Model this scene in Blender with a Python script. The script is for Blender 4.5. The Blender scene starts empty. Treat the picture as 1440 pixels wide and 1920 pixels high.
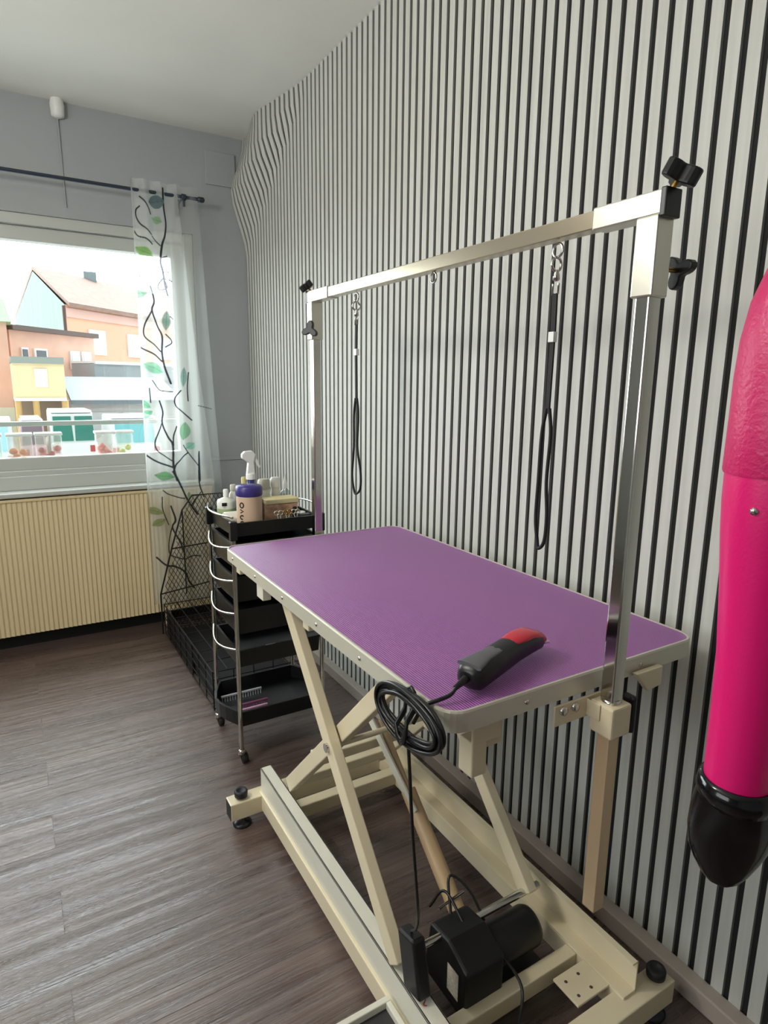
import bpy, math, random
import numpy as np
from mathutils import Vector, Matrix
random.seed(4)
SC = bpy.context.scene
COL = SC.collection

# ------------------------------------------------------------------ camera
cam_d = bpy.data.cameras.new('camera'); cam = bpy.data.objects.new('camera', cam_d); COL.objects.link(cam)
YAW, PITCH, ROLL, FPX = .5394, .2032, -.011, 1169.6
cy, sy, cp, sp = math.cos(YAW), math.sin(YAW), math.cos(PITCH), math.sin(PITCH)
fwd = Vector((sy*cp, cy*cp, -sp)); rgt = Vector((cy, -sy, 0)); dwn = fwd.cross(rgt)
r2 = rgt*math.cos(ROLL) + dwn*math.sin(ROLL); d2 = -rgt*math.sin(ROLL) + dwn*math.cos(ROLL)
M = Matrix((r2, -d2, -fwd)).transposed().to_4x4(); M.translation = (0, 0, 1.4375)
cam.matrix_world = M
cam_d.sensor_fit = 'VERTICAL'; cam_d.sensor_height = 36; cam_d.lens = FPX/1920*36
cam_d.clip_start = .02; cam_d.clip_end = 300
SC.camera = cam

# ------------------------------------------------------------------ light
SC.view_settings.view_transform = 'Standard'; SC.view_settings.look = 'None'
SC.view_settings.gamma = 1; SC.view_settings.use_curve_mapping = False
SC.view_settings.exposure = 0.6
w = bpy.data.worlds.new('sky'); SC.world = w; w.use_nodes = True
nt = w.node_tree; bg = nt.nodes['Background']
# overcast sky, brighter beyond the houses (+Y), dimmer behind the building the room is in
SKY_FAR, SKY_BACK = 7.0, .8
_tc = nt.nodes.new('ShaderNodeTexCoord'); _sx = nt.nodes.new('ShaderNodeSeparateXYZ'); _mr = nt.nodes.new('ShaderNodeMapRange')
nt.links.new(_tc.outputs['Generated'], _sx.inputs[0]); nt.links.new(_sx.outputs['Y'], _mr.inputs['Value'])
_mr.interpolation_type = 'SMOOTHSTEP'
for _k, _v in (('From Min', -.2), ('From Max', .6), ('To Min', SKY_BACK), ('To Max', SKY_FAR)): _mr.inputs[_k].default_value = _v
nt.links.new(_mr.outputs[0], bg.inputs[1]); bg.inputs[0].default_value = (.90, .95, 1, 1)

def area(name, loc, rot, sx, sy_, power, color=(1, 1, 1), portal=False, spread=None):
    l = bpy.data.lights.new(name, 'AREA'); l.shape = 'RECTANGLE'; l.size = sx; l.size_y = sy_
    l.energy = power; l.color = color
    if spread: l.spread = spread
    if portal: l.cycles.is_portal = True
    o = bpy.data.objects.new(name, l); COL.objects.link(o); o.location = loc; o.rotation_euler = rot
    return o
R = math.radians
area('window_portal', (-.13, 4.06, 1.6), (R(-90), 0, 0), 2.2, 1.3, 1, portal=True)
# added left fill light, no window behind it; ceiling pendant; both left of frame
area('left_fill_light', (-2.5, .7, 1.75), (0, R(-90), 0), 1.3, 2.0, 22, (.97, .98, 1))
lp = bpy.data.lights.new('pendant_lamp_light', 'POINT'); lp.energy = 40; lp.shadow_soft_size = .18; lp.color = (1, .96, .88)
lpo = bpy.data.objects.new('pendant_lamp_light', lp); COL.objects.link(lpo); lpo.location = (-.75, 1.55, 2.28)
sun = bpy.data.lights.new('sun', 'SUN'); sun.energy = .55; sun.color = (1, .95, .86); sun.angle = R(3)
so = bpy.data.objects.new('sun', sun); COL.objects.link(so); so.rotation_euler = (R(58), 0, R(-20))

# ------------------------------------------------------------------ materials
def lin(c):
    if isinstance(c, str): c = [int(c[i:i+2], 16) for i in (0, 2, 4)]
    return tuple(((v/255)/12.92 if v/255 <= .04045 else ((v/255+.055)/1.055)**2.4) for v in c)
MATS = {}
def mat(name, c, rough=.5, metal=0., bump=None, var=None, **kw):
    if name in MATS: return MATS[name]
    m = bpy.data.materials.new(name); m.use_nodes = True; n = m.node_tree; b = n.nodes['Principled BSDF']
    b.inputs['Base Color'].default_value = (*lin(c), 1); b.inputs['Roughness'].default_value = rough
    b.inputs['Metallic'].default_value = metal
    for k, v in kw.items(): b.inputs[k.replace('_', ' ')].default_value = v
    tc = n.nodes.new('ShaderNodeTexCoord')
    if var:      # (scale vector, amount)
        mp = n.nodes.new('ShaderNodeMapping'); mp.inputs['Scale'].default_value = var[0]
        n.links.new(tc.outputs['Object'], mp.inputs['Vector'])
        ns = n.nodes.new('ShaderNodeTexNoise'); ns.inputs['Scale'].default_value = 1; ns.inputs['Detail'].default_value = 5
        n.links.new(mp.outputs[0], ns.inputs['Vector'])
        rp = n.nodes.new('ShaderNodeValToRGB')
        L = np.array(lin(c)); a = var[1]
        rp.color_ramp.elements[0].position = .3; rp.color_ramp.elements[1].position = .7
        rp.color_ramp.elements[0].color = (*np.clip(L*(1-a), 0, 1), 1); rp.color_ramp.elements[1].color = (*np.clip(L*(1+a), 0, 1), 1)
        n.links.new(ns.outputs['Fac'], rp.inputs[0]); n.links.new(rp.outputs[0], b.inputs['Base Color'])
    if bump:     # (scale, strength)
        ns = n.nodes.new('ShaderNodeTexNoise'); ns.inputs['Scale'].default_value = bump[0]; ns.inputs['Detail'].default_value = 4
        n.links.new(tc.outputs['Object'], ns.inputs['Vector'])
        bp = n.nodes.new('ShaderNodeBump'); bp.inputs['Strength'].default_value = bump[1]; bp.inputs['Distance'].default_value = .002
        n.links.new(ns.outputs['Fac'], bp.inputs['Height']); n.links.new(bp.outputs[0], b.inputs['Normal'])
    MATS[name] = m
    return m
V3 = lambda a: Vector(a)
white_wall = mat('wall_paint', '9fa3a4', .85, bump=(60, .25), var=((3, 3, 3), .03))
ceil_m = mat('ceiling_paint', 'eeeee7', .9, bump=(8, .3), var=((2, 2, 2), .03))
slat_m = mat('slat_face', 'c2c3bc', .6, var=((60, 60, 2.5), .08))
gap_m = mat('slat_gap', '1c1e1d', .9)
cream = mat('cream_enamel', 'd9cdae', .35, var=((6, 6, 6), .03))
greyen = mat('pale_enamel', 'd6d3c4', .35)
chrome = mat('chrome', 'c9c7c0', .12, 1.)
satin = mat('satin_aluminium', 'd8d5c8', .3, .9)
black = mat('black_plastic', '121314', .35)
blackm = mat('black_matte', '0d0d0e', .7)
blackwire = mat('black_wire', '1b1b1c', .4, .3)
rubber = mat('black_rubber', '161617', .6)
brass = mat('brass', 'b08a4a', .3, 1.)
upvc = mat('white_window_frame', 'b9bcb6', .35)
white_pl = mat('white_plastic', 'e6e6e2', .35)
skirt_m = mat('skirting_paint', 'a89d92', .5)
rod_m = mat('rod_metal', '3a4450', .35, .6)

def plank_floor():
    m = bpy.data.materials.new('vinyl_plank_floor'); m.use_nodes = True; n = m.node_tree; N = n.nodes; b = N['Principled BSDF']; b.inputs['Specular IOR Level'].default_value = .9
    tc = N.new('ShaderNodeTexCoord')
    br = N.new('ShaderNodeTexBrick'); br.inputs['Scale'].default_value = 1
    br.inputs['Brick Width'].default_value = 1.22; br.inputs['Row Height'].default_value = .18
    br.inputs['Mortar Size'].default_value = .0012; br.inputs['Mortar Smooth'].default_value = .3
    br.offset = .37
    br.inputs['Color1'].default_value = (.25, .25, .25, 1); br.inputs['Color2'].default_value = (.8, .8, .8, 1); br.inputs['Mortar'].default_value = (0, 0, 0, 1)
    n.links.new(tc.outputs['Object'], br.inputs['Vector'])
    def noise(sc, det, rough=.6, dist=0.):
        mp = N.new('ShaderNodeMapping'); mp.inputs['Scale'].default_value = sc
        ad = N.new('ShaderNodeVectorMath'); ad.operation = 'ADD'
        n.links.new(tc.outputs['Object'], mp.inputs['Vector']); n.links.new(mp.outputs[0], ad.inputs[0])
        mu = N.new('ShaderNodeVectorMath'); mu.operation = 'SCALE'; mu.inputs['Scale'].default_value = 7.
        n.links.new(br.outputs['Color'], mu.inputs[0]); n.links.new(mu.outputs[0], ad.inputs[1])
        ns = N.new('ShaderNodeTexNoise'); ns.inputs['Scale'].default_value = 1; ns.inputs['Detail'].default_value = det
        ns.inputs['Roughness'].default_value = rough; ns.inputs['Distortion'].default_value = dist
        n.links.new(ad.outputs[0], ns.inputs['Vector']); return ns
    g1 = noise((1.1, 24, 1), 7, .7, .8); g2 = noise((3, 110, 1), 4); g3 = noise((1.2, 5, 1), 3)
    rp = N.new('ShaderNodeValToRGB'); e = rp.color_ramp.elements
    e[0].position = .28; e[0].color = (*lin('33282a'), 1); e[1].position = .74; e[1].color = (*lin('8d7a70'), 1)
    k = rp.color_ramp.elements.new(.5); k.color = (*lin('63524b'), 1)
    ma = N.new('ShaderNodeMath'); ma.operation = 'MULTIPLY_ADD'; ma.inputs[1].default_value = .55
    n.links.new(g1.outputs['Fac'], ma.inputs[0])
    mb = N.new('ShaderNodeMath'); mb.operation = 'MULTIPLY_ADD'; mb.inputs[1].default_value = .25; mb.inputs[2].default_value = -.02
    n.links.new(g2.outputs['Fac'], mb.inputs[0])
    mc = N.new('ShaderNodeMath'); mc.operation = 'MULTIPLY_ADD'; mc.inputs[1].default_value = .25
    n.links.new(g3.outputs['Fac'], mc.inputs[0]); n.links.new(mb.outputs[0], mc.inputs[2]); n.links.new(mc.outputs[0], ma.inputs[2])
    n.links.new(ma.outputs[0], rp.inputs[0])
    mx = N.new('ShaderNodeMix'); mx.data_type = 'RGBA'; mx.blend_type = 'MULTIPLY'; mx.inputs[0].default_value = .35
    n.links.new(rp.outputs[0], mx.inputs[6]); n.links.new(br.outputs['Color'], mx.inputs[7]); n.links.new(mx.outputs[2], b.inputs['Base Color'])
    rr = N.new('ShaderNodeMapRange'); rr.inputs['To Min'].default_value = .16; rr.inputs['To Max'].default_value = .42
    n.links.new(g1.outputs['Fac'], rr.inputs['Value']); n.links.new(rr.outputs[0], b.inputs['Roughness'])
    bp = N.new('ShaderNodeBump'); bp.inputs['Strength'].default_value = 1; bp.inputs['Distance'].default_value = .008
    n.links.new(ma.outputs[0], bp.inputs['Height'])
    b2 = N.new('ShaderNodeBump'); b2.inputs['Strength'].default_value = .5; b2.inputs['Distance'].default_value = .001; b2.invert = True
    n.links.new(br.outputs['Fac'], b2.inputs['Height']); n.links.new(bp.outputs[0], b2.inputs['Normal']); n.links.new(b2.outputs[0], b.inputs['Normal'])
    return m
floor_m = plank_floor()

def purple_mat():
    m = bpy.data.materials.new('purple_ribbed_rubber'); m.use_nodes = True; n = m.node_tree; N = n.nodes; b = N['Principled BSDF']
    b.inputs['Roughness'].default_value = .36; b.inputs['Specular IOR Level'].default_value = .7
    tc = N.new('ShaderNodeTexCoord'); wv = N.new('ShaderNodeTexWave'); wv.wave_type = 'BANDS'; wv.bands_direction = 'X'
    wv.inputs['Scale'].default_value = 62; wv.inputs['Distortion'].default_value = .15
    n.links.new(tc.outputs['Object'], wv.inputs['Vector'])
    rp = N.new('ShaderNodeValToRGB'); e = rp.color_ramp.elements
    e[0].color = (*lin('753a7c'), 1); e[1].color = (*lin('b06fb6'), 1)
    n.links.new(wv.outputs['Fac'], rp.inputs[0]); n.links.new(rp.outputs[0], b.inputs['Base Color'])
    bp = N.new('ShaderNodeBump'); bp.inputs['Strength'].default_value = .8; bp.inputs['Distance'].default_value = .0012
    n.links.new(wv.outputs['Fac'], bp.inputs['Height']); n.links.new(bp.outputs[0], b.inputs['Normal'])
    return m
purple = purple_mat()

def glass_mat(name, tint=(1, 1, 1), refl=.08):
    m = bpy.data.materials.new(name); m.use_nodes = True; n = m.node_tree; N = n.nodes
    N.remove(N['Principled BSDF']); t = N.new('ShaderNodeBsdfTransparent'); t.inputs[0].default_value = (*tint, 1)
    g = N.new('ShaderNodeBsdfGlossy'); g.inputs['Roughness'].default_value = .02
    mx = N.new('ShaderNodeMixShader'); mx.inputs[0].default_value = refl
    n.links.new(t.outputs[0], mx.inputs[1]); n.links.new(g.outputs[0], mx.inputs[2]); n.links.new(mx.outputs[0], N['Material Output'].inputs[0])
    return m
pane_m = glass_mat('window_glass', (.97, 1, .99), .04)
clear_m = glass_mat('clear_plastic', (.75, .8, .8), .15)

# ------------------------------------------------------------------ mesh builder (world coordinates in, local out)
class MB:
    def __init__(s): s.v = []; s.f = []; s.mi = []; s.sm = []
    def add(s, vs, fs, mi=0, smooth=False):
        o = len(s.v); s.v += [tuple(p) for p in vs]
        for f in fs: s.f.append([i+o for i in f]); s.mi.append(mi); s.sm.append(smooth)
        return s
    def box(s, a, b, mi=0):
        x0, x1 = sorted((a[0], b[0])); y0, y1 = sorted((a[1], b[1])); z0, z1 = sorted((a[2], b[2]))
        v = [(x, y, z) for z in (z0, z1) for y in (y0, y1) for x in (x0, x1)]
        return s.add(v, [(0, 2, 3, 1), (4, 5, 7, 6), (0, 1, 5, 4), (2, 6, 7, 3), (0, 4, 6, 2), (1, 3, 7, 5)], mi)
    def bar(s, p, q, wx, wz, side=(1, 0, 0), mi=0):
        """rectangular bar from p to q, wx across `side`, wz across the other axis"""
        p = V3(p); q = V3(q); d = (q-p).normalized(); sd = V3(side); sd = (sd - d*sd.dot(d)).normalized(); up = d.cross(sd)
        v = []
        for c in (p, q):
            for a, b in ((-1, -1), (1, -1), (1, 1), (-1, 1)): v.append(c + sd*(a*wx/2) + up*(b*wz/2))
        return s.add(v, [(3, 2, 1, 0), (4, 5, 6, 7), (0, 1, 5, 4), (1, 2, 6, 5), (2, 3, 7, 6), (3, 0, 4, 7)], mi)
    def tube(s, pts, r, n=10, mi=0, closed=False, cap=True):
        pts = [V3(p) for p in pts]; N = len(pts); rs = r if hasattr(r, '__len__') else [r]*N
        prev = None; rings = []
        for i, p in enumerate(pts):
            if closed: t = (pts[(i+1) % N]-pts[i-1])
            else: t = pts[min(i+1, N-1)] - pts[max(i-1, 0)]
            t.normalize()
            if prev is None:
                a = Vector((0, 0, 1)) if abs(t.z) < .9 else Vector((1, 0, 0)); u = t.cross(a).normalized()
            else: u = (prev - t*prev.dot(t)).normalized()
            prev = u; w_ = t.cross(u)
            rings.append([p + (u*math.cos(2*math.pi*k/n) + w_*math.sin(2*math.pi*k/n))*rs[i] for k in range(n)])
        v = [q for rg in rings for q in rg]; f = []
        for i in range(N if closed else N-1):
            j = (i+1) % N
            for k in range(n): f.append((i*n+k, j*n+k, j*n+(k+1) % n, i*n+(k+1) % n)[::-1])
        s.add(v, f, mi, True)
        if cap and not closed: s.add(rings[0], [tuple(range(n))], mi); s.add(rings[-1], [tuple(range(n))[::-1]], mi)
        return s
    def lathe(s, c, prof, n=28, mi=0, axis='Z', sx=1, sy=1, smooth=True):
        """prof = [(radius, height)...] about axis through c"""
        c = V3(c); v = []
        for r, h in prof:
            for k in range(n):
                a = 2*math.pi*k/n; x, y = r*math.cos(a)*sx, r*math.sin(a)*sy
                v.append(c + (Vector((x, y, h)) if axis == 'Z' else Vector((h, x, y)) if axis == 'X' else Vector((y, h, x))))
        f = []
        for i in range(len(prof)-1):
            for k in range(n): f.append((i*n+k, i*n+(k+1) % n, (i+1)*n+(k+1) % n, (i+1)*n+k))
        s.add(v, f, mi, smooth)
        for i, rev in ((0, True), (len(prof)-1, False)):
            if prof[i][0] > 1e-5:
                idx = list(range(i*n, i*n+n)); s.add([v[k] for k in idx], [tuple(range(n))[::-1] if rev else tuple(range(n))], mi)
        return s
    def prism(s, poly, h, axis='Z', mi=0):
        """poly: list of 3D points of a planar outline; h: extrusion vector"""
        n = len(poly); h = V3(h); v = [V3(p) for p in poly] + [V3(p)+h for p in poly]
        f = [tuple(range(n))[::-1], tuple(range(n, 2*n))] + [(i, (i+1) % n, n+(i+1) % n, n+i) for i in range(n)]
        return s.add(v, f, mi)
    def build(s, name, mats, parent=None, origin=None, bevel=0, label=None, seg=2):
        o3 = V3(parent['o'] if parent is not None and 'o' in parent else (origin or (0, 0, 0)))
        if parent is None and origin is None and s.v:
            a = np.array(s.v); o3 = Vector(((a[:, 0].min()+a[:, 0].max())/2, (a[:, 1].min()+a[:, 1].max())/2, a[:, 2].min()))
        me = bpy.data.meshes.new(name)
        me.from_pydata([tuple(V3(p)-o3) for p in s.v], [], s.f)
        for m in (mats if isinstance(mats, (list, tuple)) else [mats]): me.materials.append(m)
        me.polygons.foreach_set('material_index', s.mi); me.polygons.foreach_set('use_smooth', s.sm)
        me.update()
        o = bpy.data.objects.new(name, me); COL.objects.link(o)
        if parent is not None: o.parent = parent; o['o'] = list(o3)
        else: o.location = o3; o['o'] = list(o3)
        if bevel:
            b = o.modifiers.new('bevel', 'BEVEL'); b.width = bevel; b.segments = seg; b.limit_method = 'ANGLE'; b.angle_limit = R(40)
        if label: o['label'] = label
        return o
ROOTS = []
def thing(name, label, cat, loc, group=None):
    o = bpy.data.objects.new(name, None); COL.objects.link(o); o.location = loc; o['o'] = list(loc)
    o['label'] = label; o['category'] = cat
    if group: o['group'] = group
    return o
def tag(o, label, cat, group=None):
    o['label'] = label; o['category'] = cat
    if group: o['group'] = group
    return o
def struct(o): o['kind'] = 'structure'; return o
def arc(c, r, a0, a1, n, plane='YZ'):
    out = []
    for i in range(n+1):
        a = a0+(a1-a0)*i/n; u, v = r*math.cos(a), r*math.sin(a)
        out.append((c[0], c[1]+u, c[2]+v) if plane == 'YZ' else (c[0]+u, c[1]+v, c[2]) if plane == 'XY' else (c[0]+u, c[1], c[2]+v))
    return out
def smooth_path(pts, n=8):
    """Catmull-Rom"""
    P = [V3(p) for p in pts]; P = [P[0]*2-P[1]] + P + [P[-1]*2-P[-2]]; out = []
    for i in range(1, len(P)-2):
        for k in range(n):
            t = k/n; a, b, c, d = P[i-1:i+3]
            out.append(.5*((2*b) + (c-a)*t + (2*a-5*b+4*c-d)*t*t + (3*b-a-3*c+d)*t**3))
    out.append(P[-2]); return out

# ------------------------------------------------------------------ setting
XW, YW, ZC, XL, YB = 1.30, 3.79, 2.79, -2.6, -2.1
b = MB().box((XL-.1, YB-.1, -.06), (XW+.12, YW+.26, 0)); struct(b.build('floor', floor_m, origin=(0, 0, 0)))
b = MB().box((XL-.1, YB-.1, ZC), (XW+.12, YW+.26, ZC+.1)); struct(b.build('ceiling', ceil_m, origin=(0, 0, 0)))
# window wall with the opening
WX0, WX1, WZ0, WZ1 = -1.25, .99, .93, 2.25
b = MB()
b.box((XL, YW, 0), (WX0, YW+.25, ZC)); b.box((WX1, YW, 0), (XW+.12, YW+.25, ZC))
b.box((WX0, YW, 0), (WX1, YW+.25, WZ0)); b.box((WX0, YW, WZ1), (WX1, YW+.25, ZC))
struct(b.build('wall_front', white_wall))
# solid left wall; back wall
b = MB(); b.box((XL-.1, YB, 0), (XL, YW, ZC))
struct(b.build('wall_left', white_wall))
struct(MB().box((XL, YB-.1, 0), (XW+.1, YB, ZC)).build('wall_back', white_wall))
# slatted wall
def sstep(a, b, v): t = min(1, max(0, (v-a)/(b-a))); return t*t*(3-2*t)
def bulge(y, z):
    """the covering bellies out of plane below the ceiling, next to the window wall"""
    if y < 2.85: return 0, 0
    zl = ZC-(y-2.85)/.94*.66; s_ = (z-zl)/(ZC-zl+1e-6)
    if s_ <= 0: return 0, 0
    return -.088*sstep(2.85, 3.6, y)*sstep(0, .62, s_)*(1-(.97*sstep(3.3, 3.78, y))*sstep(.5, 1, s_)), 0
b = MB(); pitch = .0430; sw = .0292
k = 0; y = YB
y = .751-.0053+.043*1-math.ceil((.751-YB)/.043)*.043
while y < YW-.005:
    y0, y1 = y, min(y+sw, YW)
    nz = 1 if y < 2.8 else 40
    vs = []
    for i in range(nz+1):
        z = ZC*i/nz
        for (xx, yy) in ((XW+.007, y0), (XW, y0+.0008), (XW, y1-.0008), (XW+.007, y1)):
            dx, dy = bulge(yy, z); vs.append((xx+dx, min(yy+dy, YW), z))
    fs = []
    for i in range(nz):
        for j in (1,): a = i*4+j; fs.append((a, a+4, a+5, a+1))
    b.add(vs, fs, 0); b.add(vs, [(i*4+j, i*4+j+4, i*4+j+5, i*4+j+1) for i in range(nz) for j in (0, 2)], 2)
    y += pitch
# backing, follows the bulge too
ys = [YB, 2.8] + [2.8+(YW-2.8)*i/24 for i in range(1, 25)]; nz = 40
vs = []
for yy in ys:
    for i in range(nz+1):
        z = ZC*i/nz; dx, dy = bulge(yy, z); vs.append((XW+.007+dx, yy, z))
b.add(vs, [(i*(nz+1)+j, (i+1)*(nz+1)+j, (i+1)*(nz+1)+j+1, i*(nz+1)+j+1) for i in range(len(ys)-1) for j in range(nz)], 1)
b.box((XW+.008, YB, 0), (XW+.12, YW+.2, ZC), 1)
struct(b.build('wall_right', [slat_m, gap_m, mat('slat_side_shaded', '8d8f8a', .8)]))  # slat sides toned down from the face colour to stand for shade
struct(MB().box((XW-.038, YB, 0), (XW+.002, YW, .052)).build('baseboard_right', skirt_m, bevel=.004))
struct(MB().box((XL, YW-.015, 0), (XW-.04, YW, .085)).build('baseboard_front', blackm))
struct(MB().box((1.075, YW-.012, 2.525), (1.245, YW, 2.70)).build('trim_1', white_wall, bevel=.003))
struct(MB().box((.96, YW-.008, .965), (1.29, YW, .985)).build('trim_2', white_wall, bevel=.003))

# window
win = struct(thing('window_1', 'x', 'window', (WX0, YW+.05, WZ0))); del win['label']; del win['category']
def frame(b, x0, x1, z0, z1, y0, y1, t):
    b.box((x0, y0, z0), (x0+t, y1, z1)); b.box((x1-t, y0, z0), (x1, y1, z1))
    b.box((x0+t, y0, z0), (x1-t, y1, z0+t)); b.box((x0+t, y0, z1-t), (x1-t, y1, z1)); return b
frame(MB(), WX0, WX1, WZ0-.02, WZ1, YW+.01, YW+.09, .052).build('window_frame', upvc, win, bevel=.004)
frame(MB(), WX0+.052, WX1-.052, WZ0+.03, WZ1-.055, YW+.04, YW+.11, .068).build('window_sash', upvc, win, bevel=.005)
MB().box((WX0+.12, YW+.115, WZ0+.26), (WX1-.12, YW+.145, WZ0+.285)).build('glazing_bar', upvc, win, bevel=.003)
MB().box((WX0+.115, YW+.074, WZ0+.09), (WX1-.115, YW+.080, WZ1-.115)).build('pane', pane_m, win)
MB().box((WX0-.05, YW-.115, .838), (WX1+.03, YW, .862)).build('window_sill', upvc, win, bevel=.004)
MB().box((WX0-.02, YW-.012, .862), (WX1+.02, YW+.01, .935)).build('apron', upvc, win, bevel=.003)

# added window frame on the solid left wall, unseen, around the fill light
b = MB()
for y0, y1, z0, z1 in ((-.36, -.30, 1.04, 2.46), (1.70, 1.76, 1.04, 2.46), (-.30, 1.70, 1.04, 1.10), (-.30, 1.70, 2.40, 2.46)): b.box((XL, y0, z0), (XL+.07, y1, z1))
struct(b.build('added_window_frame', upvc))

# clear boxes standing on the ledge behind the glass
boxm = mat('frosted_box', 'dfe6dd', .4, Alpha=.30)
for i, (x0, x1, c, lb) in enumerate(((-.16, -.045, '93a862', 'frosted storage box with green contents at the left edge of the window ledge'),
        (-.02, .10, 'd2763c', 'frosted storage box with orange contents on the window ledge'),
        (.115, .245, 'a82c2c', 'frosted storage box with red contents on the window ledge'),
        (.42, .52, 'd8706a', 'frosted storage box with pale pink contents on the window ledge'),
        (.53, .62, 'bfb95c', 'frosted storage box with yellow contents beside the curtain'))):
    t = thing('storage_box', lb, 'box', ((x0+x1)/2, YW+.16, WZ0+.02), 'storage boxes on the window ledge')
    ya, yb_ = YW+.125, YW+.215; z0 = WZ0+.02+.0
    MB().box((x0, ya, z0), (x1, yb_, z0+.185)).build('body', boxm, t, bevel=.012, seg=3)
    b = MB(); rr = random.Random(i)
    for k in range(7):
        px = x0+.02+rr.random()*(x1-x0-.04); pz = z0+.035+rr.random()*.08
        b.lathe((px, ya+.03+rr.random()*.03, pz), [(0, -.018), (.013, -.012), (.019, 0), (.013, .012), (0, .018)], 10)
    b.box((x0+.012, ya+.012, z0+.012), (x1-.012, yb_-.012, z0+.07))
    b.build('contents', mat('box_contents_%d' % i, c, .6), t)
    MB().box((x0-.004, ya-.004, z0+.185), (x1+.004, yb_+.004, z0+.2)).build('lid', white_pl, t, bevel=.003)
# outer ledge carrying the boxes
struct(MB().box((WX0, YW+.11, WZ0-.02), (WX1, YW+.25, WZ0+.02)).build('trim_3', upvc))

# radiator
rad = thing('radiator', 'cream ribbed panel radiator under the window', 'radiator', (-.1, 3.72, .09))
cr_r = mat('radiator_enamel', 'd9c69c', .45, var=((4, 4, 1), .03))
b = MB(); x = -1.3; vs = []; X1 = 1.0; n = int((X1-x)/.0115)
for i in range(n+1):
    xx = x+i*.0115; p = i % 2; vs += [(xx-(.002 if p else -.002), 3.682+(.006 if p else 0), .095), (xx-(.002 if p else -.002), 3.682+(.006 if p else 0), .825)]
b.add(vs, [(2*i, 2*i+2, 2*i+3, 2*i+1) for i in range(n)])
b.build('ribbed_panel', cr_r, rad)
MB().box((-1.3, 3.69, .10), (1.0, 3.75, .82)).build('body', cr_r, rad)
MB().box((-1.31, 3.678, .815), (1.01, 3.755, .83)).build('top_grille', cr_r, rad, bevel=.003)
for xx in (-1.0, .7): MB().box((xx, 3.70, 0), (xx+.03, 3.74, .1)).build('foot', cr_r, rad)

# curtain rod
rod = thing('curtain_rod', 'dark metal curtain rod above the window', 'curtain rod', (0, 3.635, 2.397))
MB().tube([(-1.5, 3.635, 2.397), (0.985, 3.635, 2.397)], .009).build('rod', rod_m, rod)
MB().lathe((0.985, 3.635, 2.397), [(.009, 0), (.014, .004), (.014, .03), (.008, .036)], 14, axis='X').build('finial', rod_m, rod)
b = MB().lathe((.90, 3.635, 2.397), [(.014, 0), (.016, .003), (.016, .02), (.014, .023)], 14, axis='X')
b.tube([(.911, 3.645, 2.397), (.911, 3.785, 2.39)], .006); b.box((.90, 3.782, 2.33), (.922, 3.79, 2.42)); b.tube([(.911, 3.635, 2.39), (.911, 3.635, 2.35)], .006)
b.build('bracket', rod_m, rod)
# ceiling hook with thin cord
hk = thing('ceiling_hook', 'small white round cord holder high on the wall near the ceiling', 'hook', (.35, 3.77, 2.75))
MB().lathe((.35, 3.765, 2.735), [(.012, -.03), (.03, -.022), (.033, .03), (.028, .055)], 20).build('cap', white_pl, hk)
MB().tube([(.35, 3.783, 2.71), (.352, 3.786, 2.5), (.355, 3.786, 2.3)], .004, 6).build('cord', white_wall, hk)

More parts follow.
